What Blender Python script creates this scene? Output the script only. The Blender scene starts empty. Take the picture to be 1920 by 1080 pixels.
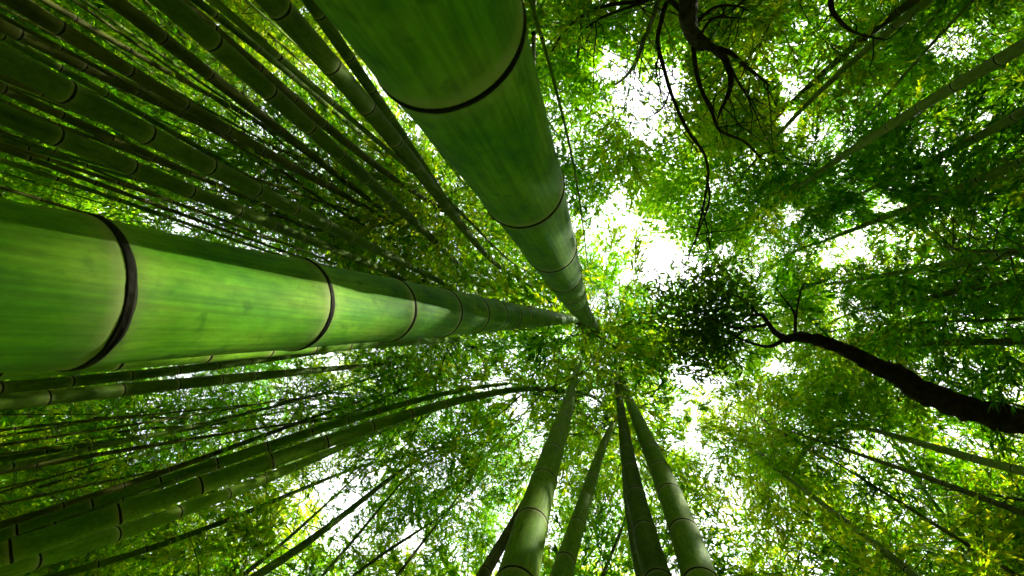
import bpy, math, random
import numpy as np
from mathutils import Matrix, Vector, Quaternion

rng = np.random.default_rng(11)
random.seed(11)
SC = bpy.context.scene
COL = SC.collection

# ------------------------------------------------------------------ camera
FPX = 800.0                       # focal length in photo pixels (1920 wide)
VPX, VPY = 1143.0, 648.0          # where the plumb line meets the picture
CAM_H = 1.15
up_c = np.array([(VPX - 960) / FPX, -(VPY - 540) / FPX, -1.0]); up_c /= np.linalg.norm(up_c)
X_c = np.array([1.0, 0, 0]); X_c -= X_c.dot(up_c) * up_c; X_c /= np.linalg.norm(X_c)
Y_c = np.cross(up_c, X_c)
R = np.array([X_c, Y_c, up_c])    # camera -> world
CAM = np.array([0, 0, CAM_H])
cam_d = bpy.data.cameras.new('camera')
cam = bpy.data.objects.new('camera', cam_d); COL.objects.link(cam)
M4 = Matrix(R.tolist()).to_4x4(); M4.translation = Vector(CAM.tolist())
cam.matrix_world = M4
cam_d.sensor_width = 36.0
cam_d.lens = 36.0 * FPX / 1920.0
cam_d.clip_start = 0.02; cam_d.clip_end = 500
cam_d.dof.use_dof = True; cam_d.dof.focus_distance = 3.2; cam_d.dof.aperture_fstop = 13
SC.camera = cam

def ray(px, py):                  # direction with unit camera depth, in world axes
    return R @ np.array([(px - 960) / FPX, -(py - 540) / FPX, -1.0])
def project(p):
    c = R.T @ (np.asarray(p) - CAM)
    if c[2] > -0.05: return None
    return 960 + FPX * c[0] / -c[2], 540 - FPX * c[1] / -c[2]

# ------------------------------------------------------------------ light
SUN_SPOT = CAM + ray(455, 560) * 0.50           # the sunlit stretch of the big left culm
SHAFTS = [(SUN_SPOT, 0.13), (CAM + ray(1270, 970) * 1.75, 0.20), (CAM + ray(1000, 970) * 1.25, 0.17)]
sdir = CAM + ray(1612, 440) * 6.6 - SUN_SPOT    # the sun stands behind the large gap at the top
sdir /= np.linalg.norm(sdir)
w = bpy.data.worlds.new('World'); SC.world = w; w.use_nodes = True
nt = w.node_tree; nt.nodes.clear()
out = nt.nodes.new('ShaderNodeOutputWorld'); bg = nt.nodes.new('ShaderNodeBackground')
sky = nt.nodes.new('ShaderNodeTexSky'); sky.sky_type = 'NISHITA'; sky.sun_disc = False
sky.sun_elevation = math.asin(sdir[2]); sky.sun_rotation = math.atan2(sdir[0], sdir[1])
sky.air_density = 1.0; sky.dust_density = 3.0
mixn = nt.nodes.new('ShaderNodeMix'); mixn.data_type = 'RGBA'
mixn.inputs[0].default_value = 0.8
mixn.inputs[7].default_value = (9.0, 8.9, 9.4, 1)      # thin bright cloud over the whole sky
nt.links.new(sky.outputs[0], mixn.inputs[6]); nt.links.new(mixn.outputs[2], bg.inputs[0])
bg.inputs[1].default_value = 0.12
nt.links.new(bg.outputs[0], out.inputs[0])
sun_d = bpy.data.lights.new('sun', 'SUN'); sun_d.energy = 4.0; sun_d.angle = math.radians(0.6)
sun_d.color = (1, 0.95, 0.85)
sun = bpy.data.objects.new('sun', sun_d); COL.objects.link(sun)
sun.rotation_euler = Vector((-sdir).tolist()).to_track_quat('-Z', 'Y').to_euler()
vs = SC.view_settings
vs.view_transform = 'Standard'; vs.look = 'None'; vs.gamma = 1.0; vs.use_curve_mapping = False
vs.exposure = 2.0
SC.render.engine = 'CYCLES'
SC.cycles.max_bounces = 4; SC.cycles.diffuse_bounces = 4; SC.cycles.transmission_bounces = 4
SC.cycles.use_light_tree = False; SC.cycles.debug_use_spatial_splits = True
SC.cycles.use_adaptive_sampling = True; SC.cycles.adaptive_threshold = 0.03
SC.cycles.sample_clamp_indirect = 8

# ------------------------------------------------------------------ materials
def mat(name):
    m = bpy.data.materials.new(name); m.use_nodes = True
    t = m.node_tree; t.nodes.clear()
    o = t.nodes.new('ShaderNodeOutputMaterial')
    return m, t, o
def N(t, kind, **kw):
    n = t.nodes.new(kind)
    for k, v in kw.items(): setattr(n, k, v)
    return n
def ramp(t, stops):
    r = N(t, 'ShaderNodeValToRGB'); e = r.color_ramp.elements
    e[0].position, e[0].color = stops[0][0], (*stops[0][1], 1)
    e[1].position, e[1].color = stops[1][0], (*stops[1][1], 1)
    for p, c in stops[2:]:
        x = e.new(p); x.color = (*c, 1)
    return r

def leaf_material(name, dark, mid, bright, tdark, tmid, tbright, gloss=0.12, tmix=0.55):
    m, t, o = mat(name)
    geo = N(t, 'ShaderNodeNewGeometry'); oi = N(t, 'ShaderNodeObjectInfo')
    mx = N(t, 'ShaderNodeMath', operation='MULTIPLY_ADD'); mx.inputs[1].default_value = 0.48
    mo = N(t, 'ShaderNodeMath', operation='MULTIPLY'); mo.inputs[1].default_value = 0.55
    t.links.new(oi.outputs['Random'], mo.inputs[0])
    t.links.new(geo.outputs['Random Per Island'], mx.inputs[0]); t.links.new(mo.outputs[0], mx.inputs[2])
    r1 = ramp(t, [(0.1, dark), (0.95, bright), (0.55, mid)])
    r2 = ramp(t, [(0.1, tdark), (0.95, tbright), (0.55, tmid)])
    t.links.new(mx.outputs[0], r1.inputs[0]); t.links.new(mx.outputs[0], r2.inputs[0])
    d = N(t, 'ShaderNodeBsdfDiffuse'); tr = N(t, 'ShaderNodeBsdfTranslucent')
    gl = N(t, 'ShaderNodeBsdfGlossy'); gl.inputs['Roughness'].default_value = 0.45
    gl.inputs['Color'].default_value = (0.6, 0.65, 0.6, 1)
    t.links.new(r1.outputs[0], d.inputs[0]); t.links.new(r2.outputs[0], tr.inputs[0])
    m1 = N(t, 'ShaderNodeMixShader'); m1.inputs[0].default_value = tmix
    t.links.new(d.outputs[0], m1.inputs[1]); t.links.new(tr.outputs[0], m1.inputs[2])
    fr = N(t, 'ShaderNodeFresnel'); fr.inputs[0].default_value = 1.35
    fm = N(t, 'ShaderNodeMath', operation='MULTIPLY'); fm.inputs[1].default_value = gloss * 5
    t.links.new(fr.outputs[0], fm.inputs[0])
    m2 = N(t, 'ShaderNodeMixShader'); t.links.new(fm.outputs[0], m2.inputs[0])
    t.links.new(m1.outputs[0], m2.inputs[1]); t.links.new(gl.outputs[0], m2.inputs[2])
    t.links.new(m2.outputs[0], o.inputs[0])
    return m
LEAF = leaf_material('bamboo_leaf', (0.015, 0.06, 0.001), (0.035, 0.105, 0.002), (0.11, 0.14, 0.003),
                     (0.06, 0.32, 0.001), (0.26, 0.62, 0.002), (0.80, 0.82, 0.012), gloss=0.012, tmix=0.64)
LEAF_MAPLE = leaf_material('broad_leaf', (0.02, 0.065, 0.001), (0.04, 0.105, 0.003), (0.10, 0.13, 0.005),
                     (0.10, 0.36, 0.002), (0.26, 0.56, 0.004), (0.58, 0.66, 0.015), gloss=0.02, tmix=0.62)
LEAF_DARK = leaf_material('evergreen_leaf', (0.008, 0.024, 0.002), (0.014, 0.04, 0.003), (0.03, 0.06, 0.004),
                     (0.04, 0.13, 0.001), (0.08, 0.22, 0.002), (0.20, 0.38, 0.006), gloss=0.02, tmix=0.5)

def culm_material(name, base, light, dark, bloom, sc=(9, 9, 2.2), lim=(0.30, 0.72)):
    m, t, o = mat(name)
    tc = N(t, 'ShaderNodeTexCoord'); uv = N(t, 'ShaderNodeUVMap')
    mp = N(t, 'ShaderNodeMapping'); mp.inputs['Scale'].default_value = sc
    t.links.new(tc.outputs['Object'], mp.inputs[0])
    n1 = N(t, 'ShaderNodeTexNoise'); n1.inputs['Scale'].default_value = 1.0; n1.inputs['Detail'].default_value = 6
    n1.inputs['Roughness'].default_value = 0.62
    t.links.new(mp.outputs[0], n1.inputs['Vector'])
    r1 = ramp(t, [(lim[0], dark), (lim[1], light), (0.5, base)])
    t.links.new(n1.outputs[0], r1.inputs[0])
    mp2 = N(t, 'ShaderNodeMapping'); mp2.inputs['Scale'].default_value = (240, 240, 4)
    t.links.new(tc.outputs['Object'], mp2.inputs[0])
    n2 = N(t, 'ShaderNodeTexNoise'); n2.inputs['Scale'].default_value = 1.0; n2.inputs['Detail'].default_value = 4
    t.links.new(mp2.outputs[0], n2.inputs['Vector'])
    st = N(t, 'ShaderNodeMix', data_type='RGBA', blend_type='MULTIPLY'); st.inputs[0].default_value = 0.55
    r2 = ramp(t, [(0.36, (0.5, 0.52, 0.4)), (0.6, (1.1, 1.08, 1.1))]); t.links.new(n2.outputs[0], r2.inputs[0])
    t.links.new(r1.outputs[0], st.inputs[6]); t.links.new(r2.outputs[0], st.inputs[7])
    n5 = N(t, 'ShaderNodeTexNoise'); n5.inputs['Scale'].default_value = 1.0; n5.inputs['Detail'].default_value = 8; n5.inputs['Roughness'].default_value = 0.75
    mp5 = N(t, 'ShaderNodeMapping'); mp5.inputs['Scale'].default_value = (70, 70, 38); t.links.new(tc.outputs['Object'], mp5.inputs[0]); t.links.new(mp5.outputs[0], n5.inputs['Vector'])
    r5 = ramp(t, [(0.36, (0.45, 0.5, 0.4)), (0.62, (1.25, 1.2, 1.3))]); t.links.new(n5.outputs[0], r5.inputs[0])
    st5 = N(t, 'ShaderNodeMix', data_type='RGBA', blend_type='MULTIPLY'); st5.inputs[0].default_value = 0.42
    t.links.new(st.outputs[2], st5.inputs[6]); t.links.new(r5.outputs[0], st5.inputs[7]); st = st5
    # small dark specks and grey lichen blotches
    n3 = N(t, 'ShaderNodeTexNoise'); n3.inputs['Scale'].default_value = 42; n3.inputs['Detail'].default_value = 3
    t.links.new(tc.outputs['Object'], n3.inputs['Vector'])
    r3 = ramp(t, [(0.60, (0, 0, 0)), (0.70, (1, 1, 1))]); t.links.new(n3.outputs[0], r3.inputs[0])
    sp = N(t, 'ShaderNodeMix', data_type='RGBA'); t.links.new(r3.outputs[0], sp.inputs[0])
    sm = N(t, 'ShaderNodeMath', operation='MULTIPLY'); sm.inputs[1].default_value = 0.5
    t.links.new(r3.outputs[0], sm.inputs[0]); t.links.new(sm.outputs[0], sp.inputs[0])
    t.links.new(st.outputs[2], sp.inputs[6]); sp.inputs[7].default_value = (dark[0]*.5, dark[1]*.5, dark[2]*.5, 1)
    # pale waxy bloom next to the nodes
    at = N(t, 'ShaderNodeAttribute', attribute_name='bloom')
    n4 = N(t, 'ShaderNodeTexNoise'); n4.inputs['Scale'].default_value = 30; n4.inputs['Detail'].default_value = 5
    t.links.new(tc.outputs['Object'], n4.inputs['Vector'])
    ab = N(t, 'ShaderNodeMath', operation='MULTIPLY'); ab.inputs[1].default_value = 1.7; t.links.new(at.outputs['Fac'], ab.inputs[0])
    bm = N(t, 'ShaderNodeMath', operation='MULTIPLY', use_clamp=True); t.links.new(ab.outputs[0], bm.inputs[0]); t.links.new(n4.outputs[0], bm.inputs[1])
    bl = N(t, 'ShaderNodeMix', data_type='RGBA'); t.links.new(bm.outputs[0], bl.inputs[0])
    t.links.new(sp.outputs[2], bl.inputs[6]); bl.inputs[7].default_value = (*bloom, 1)
    p = N(t, 'ShaderNodeBsdfPrincipled')
    t.links.new(bl.outputs[2], p.inputs['Base Color'])
    rr = N(t, 'ShaderNodeMapRange'); rr.inputs[3].default_value = 0.6; rr.inputs[4].default_value = 0.85
    t.links.new(n1.outputs[0], rr.inputs[0]); t.links.new(rr.outputs[0], p.inputs['Roughness'])
    p.inputs['Specular IOR Level'].default_value = 0.12
    bp = N(t, 'ShaderNodeBump'); bp.inputs['Strength'].default_value = 0.12; bp.inputs['Distance'].default_value = 0.002
    t.links.new(n2.outputs[0], bp.inputs['Height']); t.links.new(bp.outputs[0], p.inputs['Normal'])
    t.links.new(p.outputs[0], o.inputs[0])
    return m
CULM = {
 'hero': culm_material('culm_large_green', (0.105, 0.34, 0.004), (0.22, 0.45, 0.02), (0.04, 0.22, 0.002), (0.32, 0.42, 0.12), (20, 20, 7), (0.30, 0.70)),
 'green': culm_material('culm_green', (0.14, 0.33, 0.006), (0.24, 0.42, 0.02), (0.07, 0.21, 0.003), (0.38, 0.43, 0.12)),
 'bright': culm_material('culm_young_green', (0.21, 0.40, 0.014), (0.31, 0.48, 0.035), (0.12, 0.29, 0.008), (0.42, 0.47, 0.16)),
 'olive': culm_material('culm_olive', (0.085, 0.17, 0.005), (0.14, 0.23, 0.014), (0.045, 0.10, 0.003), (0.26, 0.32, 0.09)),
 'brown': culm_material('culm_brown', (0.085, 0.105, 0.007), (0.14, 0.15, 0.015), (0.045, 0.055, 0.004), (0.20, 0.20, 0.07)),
 'pale': culm_material('culm_pale', (0.20, 0.30, 0.05), (0.28, 0.38, 0.09), (0.12, 0.20, 0.025), (0.34, 0.40, 0.16)),
}
def plain(name, c1, c2, scale, rough=0.8, bump=0.3, stretch=(1, 1, 1)):
    m, t, o = mat(name)
    tc = N(t, 'ShaderNodeTexCoord'); mp = N(t, 'ShaderNodeMapping'); mp.inputs['Scale'].default_value = stretch
    t.links.new(tc.outputs['Object'], mp.inputs[0])
    n = N(t, 'ShaderNodeTexNoise'); n.inputs['Scale'].default_value = scale; n.inputs['Detail'].default_value = 7
    t.links.new(mp.outputs[0], n.inputs['Vector'])
    r = ramp(t, [(0.3, c1), (0.7, c2)]); t.links.new(n.outputs[0], r.inputs[0])
    p = N(t, 'ShaderNodeBsdfPrincipled'); p.inputs['Roughness'].default_value = rough; p.inputs['Specular IOR Level'].default_value = 0.2
    t.links.new(r.outputs[0], p.inputs['Base Color'])
    b = N(t, 'ShaderNodeBump'); b.inputs['Strength'].default_value = bump; b.inputs['Distance'].default_value = 0.01
    t.links.new(n.outputs[0], b.inputs['Height']); t.links.new(b.outputs[0], p.inputs['Normal'])
    t.links.new(p.outputs[0], o.inputs[0])
    return m
RING = plain('node_ring_dark', (0.005, 0.007, 0.003), (0.026, 0.024, 0.009), 3.5, 0.9, 0.1)
TWIG = plain('bamboo_twig', (0.06, 0.09, 0.02), (0.11, 0.14, 0.035), 20, 0.6)
BARK = plain('bark', (0.018, 0.016, 0.008), (0.075, 0.065, 0.035), 26, 0.95, 1.0, (1, 1, 1))
SOIL = plain('soil', (0.02, 0.016, 0.01), (0.06, 0.045, 0.025), 3.0, 0.95, 0.8)

# ------------------------------------------------------------------ helpers
def link(o, parent=None):
    COL.objects.link(o)
    if parent is not None: o.parent = parent
    return o
def tag(o, label=None, cat=None, group=None, kind=None):
    if label: o['label'] = label
    if cat: o['category'] = cat
    if group: o['group'] = group
    if kind: o['kind'] = kind
    return o
def empty(name, loc):
    e = bpy.data.objects.new(name, None); e.location = Vector([float(v) for v in loc]); e.empty_display_size = 0.2
    return link(e)
def mesh_np(name, V, F, m, smooth=False, attr=None):
    """V (n,3), F (k,4) quads or (k,3) triangles"""
    V = np.ascontiguousarray(V, dtype=np.float32); F = np.ascontiguousarray(F, dtype=np.int32)
    me = bpy.data.meshes.new(name)
    k, s = F.shape
    me.vertices.add(len(V)); me.vertices.foreach_set('co', V.ravel())
    me.loops.add(k * s); me.loops.foreach_set('vertex_index', F.ravel())
    me.polygons.add(k); me.polygons.foreach_set('loop_start', np.arange(0, k * s, s, dtype=np.int32))
    if smooth: me.polygons.foreach_set('use_smooth', np.ones(k, dtype=bool))
    if attr is not None:
        a = me.attributes.new('bloom', 'FLOAT', 'POINT'); a.data.foreach_set('value', np.asarray(attr, dtype=np.float32))
    me.update(calc_edges=True); me.validate()
    me.materials.append(m)
    return me

def frames(P):
    T = np.gradient(P, axis=0); T /= np.linalg.norm(T, axis=1)[:, None] + 1e-12
    A = np.zeros_like(P); B = np.zeros_like(P)
    ref = np.array([1.0, 0, 0]) if abs(T[0][0]) < 0.8 else np.array([0, 1.0, 0])
    a = ref - ref.dot(T[0]) * T[0]; a /= np.linalg.norm(a)
    for i in range(len(P)):
        a = a - a.dot(T[i]) * T[i]; a /= np.linalg.norm(a); A[i] = a; B[i] = np.cross(T[i], a)
    return T, A, B
def tube(P, r, seg, cap=True, wob=None):
    P = np.asarray(P, float); r = np.asarray(r, float)
    T, A, B = frames(P); n = len(P)
    th = np.linspace(0, 2 * np.pi, seg, endpoint=False)
    rr = np.repeat(r[:, None], seg, 1)
    if wob is not None: rr = rr * wob
    V = P[:, None, :] + rr[..., None] * (np.cos(th)[None, :, None] * A[:, None, :] + np.sin(th)[None, :, None] * B[:, None, :])
    V = V.reshape(-1, 3)
    i = np.arange(n - 1)[:, None]; j = np.arange(seg)[None, :]; jn = (j + 1) % seg
    F = np.stack([i * seg + j, i * seg + jn, (i + 1) * seg + jn, (i + 1) * seg + j], -1).reshape(-1, 4)
    return V, F
def join(parts):
    Vs, Fs, o = [], [], 0
    for V, F in parts:
        Vs.append(V); Fs.append(F + o); o += len(V)
    return np.concatenate(Vs), np.concatenate(Fs)
def unit(a): return a / (np.linalg.norm(a, axis=-1, keepdims=True) + 1e-9)

# ------------------------------------------------------------------ setting
gx = np.linspace(-60, 60, 81); GX, GY = np.meshgrid(gx, gx)
GR = np.clip((np.hypot(GX, GY) - 15) / 14, 0, 1)
GZ = 0.05 * np.sin(GX * 1.3) * np.cos(GY * 0.9) - 0.05 + 11 * GR * GR * (3 - 2 * GR)     # outer ground raised, out of view, to shut out low light
V = np.stack([GX, GY, GZ], -1).reshape(-1, 3)
i, j = np.meshgrid(np.arange(80), np.arange(80), indexing='ij')
F = np.stack([i * 81 + j, i * 81 + j + 1, (i + 1) * 81 + j + 1, (i + 1) * 81 + j], -1).reshape(-1, 4)
g = link(bpy.data.objects.new('ground', mesh_np('ground', V, F, SOIL, True))); tag(g, kind='structure')

# ------------------------------------------------------------------ bamboo foliage
def leaf_quads(base, d, nrm, l, wd, droop=0.15):
    d = unit(d); s = unit(np.cross(d, nrm)); up = np.cross(s, d)
    dn = np.array([0, 0, -1.0])
    v0 = base; v1 = base + d * (0.38 * l)[:, None] + s * (wd / 2)[:, None] + up * (wd * 0.12)[:, None]
    v3 = base + d * (0.38 * l)[:, None] - s * (wd / 2)[:, None] + up * (wd * 0.12)[:, None]
    v2 = base + d * l[:, None] + dn * (l * droop)[:, None]
    V = np.stack([v0, v1, v2, v3], 1).reshape(-1, 3)
    F = np.arange(len(V)).reshape(-1, 4)
    return V, F

CROWN_H = 3.6
def crown_variant(seed, dens=1.0):
    r = np.random.default_rng(seed)
    arch = r.uniform(0.5, 1.3)
    def axis(t):
        t = np.asarray(t, float); tt = np.maximum(t, 0)
        return np.stack([arch * tt ** 2.3, 0.12 * np.sin(tt * 3 + seed), CROWN_H * t - 0.55 * arch * tt ** 4], -1)
    ts = np.linspace(0, 1, 16); tipP = axis(ts)
    tip = tube(tipP, 0.021 * (1 - ts) ** 0.8 + 0.003, 7)
    branches = []; LB, LD, LN, LL, LW = [], [], [], [], []
    nn = 19; ph = r.uniform(0, 6.28)
    for k in range(nn):
        t = -0.22 + 1.18 * k / (nn - 1); o = axis(t)
        tn = max(t, 0)
        prof = np.interp(tn, [0, 0.25, 0.55, 0.85, 1.0], [0.95, 1.0, 0.85, 0.5, 0.25])
        ph += math.pi + r.normal(0, 0.35)
        for q in range(2 if r.random() < 0.75 else 3):
            a = ph + (q - 0.5) * r.uniform(0.5, 1.2)
            L = 1.6 * prof * r.uniform(0.6, 1.15)
            if t < 0: L *= r.uniform(0.4, 0.9)
            h = np.array([math.cos(a), math.sin(a), 0]); rise = r.uniform(0.35, 0.8); dr = r.uniform(0.5, 1.0)
            s = np.linspace(0, 1, 7)
            side = np.array([-h[1], h[0], 0]) * r.normal(0, 0.15)
            P = o + h * (L * s)[:, None] + side * (L * s ** 2)[:, None]; P[:, 2] += L * (rise * s - dr * s ** 2)
            branches.append(tube(P, 0.0055 * (1 - s) + 0.0016, 3))
            nt_ = int(26 * dens * (0.4 + L))
            ss = np.sqrt(r.uniform(0.04, 1.0, nt_))
            tb = np.stack([np.interp(ss, s, P[:, c]) for c in range(3)], -1)
            tdir = h[None] * 0.7 + r.normal(0, 0.6, (nt_, 3)); tdir[:, 2] -= 0.15
            tdir = unit(tdir); tl = r.uniform(0.18, 0.42, nt_)
            nl = 12
            fr = r.uniform(0.15, 1.0, (nt_, nl))
            lb = tb[:, None] + tdir[:, None] * (fr * tl[:, None])[..., None]
            lb[..., 2] -= 0.1 * fr ** 2 * tl[:, None]
            ld = tdir[:, None] * 1.0 + r.normal(0, 0.42, (nt_, nl, 3)); ld[..., 2] -= 0.4
            ln = np.array([0, 0, 1.0]) + r.normal(0, 0.45, (nt_, 1, 3)) + r.normal(0, 0.3, (nt_, nl, 3))
            LB.append(lb.reshape(-1, 3)); LD.append(ld.reshape(-1, 3)); LN.append(ln.reshape(-1, 3))
            LL.append(r.uniform(0.048, 0.105, nt_ * nl)); LW.append(r.uniform(0.012, 0.022, nt_ * nl))
    V, F = leaf_quads(np.concatenate(LB), np.concatenate(LD), np.concatenate(LN), np.concatenate(LL), np.concatenate(LW))
    bV, bF = join(branches)
    return (mesh_np('crown', V, F, LEAF), mesh_np('branchwork', bV, bF, TWIG), tip)
CLS = [1.0, 0.9, 0.8, 0.55, 0.55, 0.45, 0.35, 0.3, 0.3, 1.2, 0.7, 0.7, 0.12, 0.12]
NVAR = len(CLS)
VARS = [crown_variant(100 + k, c) for k, c in enumerate(CLS)]
LEAFPOS = []; LEAFW = []
for me, _, _ in VARS:
    co = np.empty(len(me.vertices) * 3, np.float32); me.vertices.foreach_get('co', co); co = co.reshape(-1, 4, 3)
    LEAFPOS.append(co); LEAFW.append(len(co) * 0.00049 / 220)
SUB = [c[np.random.default_rng(9).integers(0, len(c), 220)].mean(1) for c in LEAFPOS]

# gaps in the canopy (photo pixels: cx, cy, rx, ry) and the wanted leaf depth over the rest
GAPS = [(1150, 130, 60, 42), (1205, 235, 45, 50), (1180, 180, 40, 50), (1255, 150, 25, 40), (1485, 165, 32, 32), (1480, 230, 28, 36),
        (1790, 85, 70, 45), (1870, 50, 60, 45), (1590, 465, 52, 38), (1485, 400, 30, 26), (1180, 420, 32, 28), (1560, 490, 35, 18),
        (1235, 470, 28, 35), (1300, 515, 65, 28), (1355, 470, 20, 25), (1280, 700, 35, 35), (1335, 715, 50, 18), (1470, 690, 55, 22), (1300, 820, 22, 70), (1325, 890, 22, 22), (1270, 770, 20, 30),
        (975, 770, 22, 55), (930, 715, 28, 16), (1885, 600, 45, 20), (1660, 385, 40, 18), (1062, 627, 26, 14), (1112, 745, 26, 24), (1040, 1005, 18, 40),
        (1550, 15, 25, 20), (1500, 45, 25, 22), (1010, 830, 14, 30), (640, 105, 16, 18), (265, 55, 14, 18), (430, 285, 22, 12), (835, 480, 16, 20), (960, 660, 22, 12)]
GAPS = [(a, b, rx * 0.62, ry * 0.62) for a, b, rx, ry in GAPS]
T_REF = 6.6
def gap_arr(P, grow=1.0):         # P (n,3) world; holes are straight shafts of constant width through the leaves
    c = (P - CAM) @ R; t = np.maximum(-c[:, 2], 0.1)
    x = 960 + FPX * c[:, 0] / t; y = 540 - FPX * c[:, 1] / t; k = t / T_REF
    h = np.zeros(len(P), bool)
    for a, b, rx, ry in GAPS:
        dx = (x - a) * k / rx; dy = (y - b) * k / ry; th = np.arctan2(dy, dx)
        lim = grow * (1 + 0.18 * np.sin(3 * th + a) + 0.14 * np.sin(5 * th + b) + 0.1 * np.sin(11 * th + a + b))
        h |= (dx * dx + dy * dy < lim * lim) & (c[:, 2] < -1)
    for sp, sr in SHAFTS:                                            # narrow holes added in the leaves so sun reaches three culms
        v = P - sp; v = v - (v @ sdir)[:, None] * sdir
        h |= (np.linalg.norm(v, axis=1) < sr) & (P[:, 2] > 3)
    return h
CELL = 66; GX0, GY0, GNX, GNY = -720, -620, 51, 36
cxs = GX0 + CELL * (np.arange(GNX) + 0.5); cys = GY0 + CELL * (np.arange(GNY) + 0.5)
CX, CY = np.meshgrid(cxs, cys)
rho = np.hypot((CX - 1080) / 960, (CY - 620) / 700)
TARGET = -1.3 * np.exp(-((CX - 880) / 260) ** 2 - ((CY - 880) / 190) ** 2) + 4.2 + 2.6 * np.clip(rho, 0, 1.5) ** 2 + 1.4 * np.clip((CX - 1450) / 400, 0, 1.3)
WGT = np.where((CX > -100) & (CX < 2020) & (CY > -100) & (CY < 1180), 1.0, np.where((CX > -350) & (CX < 2270) & (CY > -350) & (CY < 1430), 0.4, 0.12))
for a, b, rx, ry in GAPS:
    m = ((CX - a) / (rx + 15)) ** 2 + ((CY - b) / (ry + 15)) ** 2 < 1
    TARGET[m] = 2.4; WGT[m] = 0.6
TAU = np.zeros((GNY, GNX))
def footprint(P, wgt):
    c = (P - CAM) @ R; ok = c[:, 2] < -1.0; c = c[ok]; t = -c[:, 2]
    ix = ((960 + FPX * c[:, 0] / t - GX0) / CELL).astype(int); iy = ((540 - FPX * c[:, 1] / t - GY0) / CELL).astype(int)
    k = (ix >= 0) & (iy >= 0) & (ix < GNX) & (iy < GNY)
    D = np.zeros((GNY, GNX)); np.add.at(D, (iy[k], ix[k]), wgt * (FPX / t[k]) ** 2 / CELL ** 2)
    return D
def gain(D):
    e0 = TARGET - TAU; e1 = e0 - D
    e0 = np.where(e0 < 0, e0 * 2.0, e0); e1 = np.where(e1 < 0, e1 * 2.0, e1)
    return float((WGT * (e0 ** 2 - e1 ** 2)).sum())
def crown_matrix(loc, tilt, spin, scale):
    q = Vector((0, 0, 1)).rotation_difference(Vector([float(v) for v in tilt])) @ Quaternion((0, 0, 1), spin)
    return Matrix.Translation(Vector([float(v) for v in loc])) @ q.to_matrix().to_4x4() @ Matrix.Diagonal((scale, scale, scale, 1))
def apply(Mx, P):
    A = np.array(Mx); return P @ A[:3, :3].T + A[:3, 3]
TIPS = {}
def tip_mesh(k, tone):
    if (k, tone) not in TIPS:
        V, F = VARS[k][2]; TIPS[(k, tone)] = mesh_np('culm_tip', V, F, CULM[tone], True, np.zeros(len(V)))
    return TIPS[(k, tone)]

CARVED = [0]
def add_crown(root, rootM, k, M, tone):
    """rootM world matrix of the root, M world matrix of the crown"""
    global TAU
    TAU = TAU + footprint(apply(M, SUB[k]), LEAFW[k] * M.to_scale()[0] ** 2)
    loc = rootM.inverted() @ M
    me = VARS[k][0]
    C = apply(M, LEAFPOS[k].mean(1)); hit = gap_arr(C)
    if hit.mean() > 0.02:
        keep = ~hit | (np.random.default_rng(k).random(len(hit)) < 0.16)
        V = LEAFPOS[k][keep].reshape(-1, 3); me = mesh_np('crown', V, np.arange(len(V)).reshape(-1, 4), LEAF); CARVED[0] += len(V) // 2
    for name, me in (('crown', me), ('branchwork', VARS[k][1]), ('culm_tip', tip_mesh(k, tone))):
        o = bpy.data.objects.new(name, me); link(o, root)
        o.matrix_local = loc
        if name != 'culm_tip': tag(o, kind='stuff')

# ------------------------------------------------------------------ node ring, shared
def ring_mesh():
    prof = [(0.985, -0.55), (1.012, -0.5), (1.026, -0.28), (1.010, -0.02), (1.030, 0.22), (1.022, 0.42), (1.006, 0.55), (0.985, 0.6)]
    seg = 72; r = np.random.default_rng(5)
    th = np.linspace(0, 2 * np.pi, seg, endpoint=False)
    wv = 0.12 * np.sin(th * 2 + 1) + 0.05 * np.sin(th * 5)
    V = []
    for rad, z in prof:
        edge = r.normal(0, 0.05, seg); edge = (edge + np.roll(edge, 1) + np.roll(edge, -1)) / 2
        bump = 0.0006 * r.normal(0, 1, seg)
        for a, q, e, bq in zip(th, wv, edge, bump): V.append(((rad + bq) * math.cos(a), (rad + bq) * math.sin(a), z * (1 + q) + q * 0.4 + e))
    V = np.array(V); n = len(prof)
    i = np.arange(n - 1)[:, None]; j = np.arange(seg)[None, :]; jn = (j + 1) % seg
    F = np.stack([i * seg + j, i * seg + jn, (i + 1) * seg + jn, (i + 1) * seg + j], -1).reshape(-1, 4)
    return mesh_np('node_ring', V, F, RING, True)
RINGME = ring_mesh()

def culm_mesh(name, path, rad, nodes, seg, tone, inner_rings=False):
    """path(s)->xyz, rad(s)->radius, nodes: sorted arc positions"""
    S, K, Bl = [], [], []
    L = nodes[-1]
    for a, b in zip(nodes[:-1], nodes[1:]):
        gap = b - a
        for f, k, bl in ((0.0, 1.0, 0.4), (0.028, 1.022, 0.4), (0.06, 1.006, 0.12), (0.14, 0.992, 0.0), (0.5, 0.985, 0.0), (0.84, 0.99, 0.02), (0.935, 1.004, 0.22), (0.965, 1.014, 0.75), (0.985, 1.02, 0.95)):
            S.append(a + f * gap); K.append(k); Bl.append(bl)
    S.append(L); K.append(1.0); Bl.append(0.3)
    S = np.array(S); P = path(S); r = rad(S) * np.array(K)
    V, F = tube(P, r, seg)
    return mesh_np(name, V, F, CULM[tone], True, np.repeat(np.array(Bl), seg))

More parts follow.
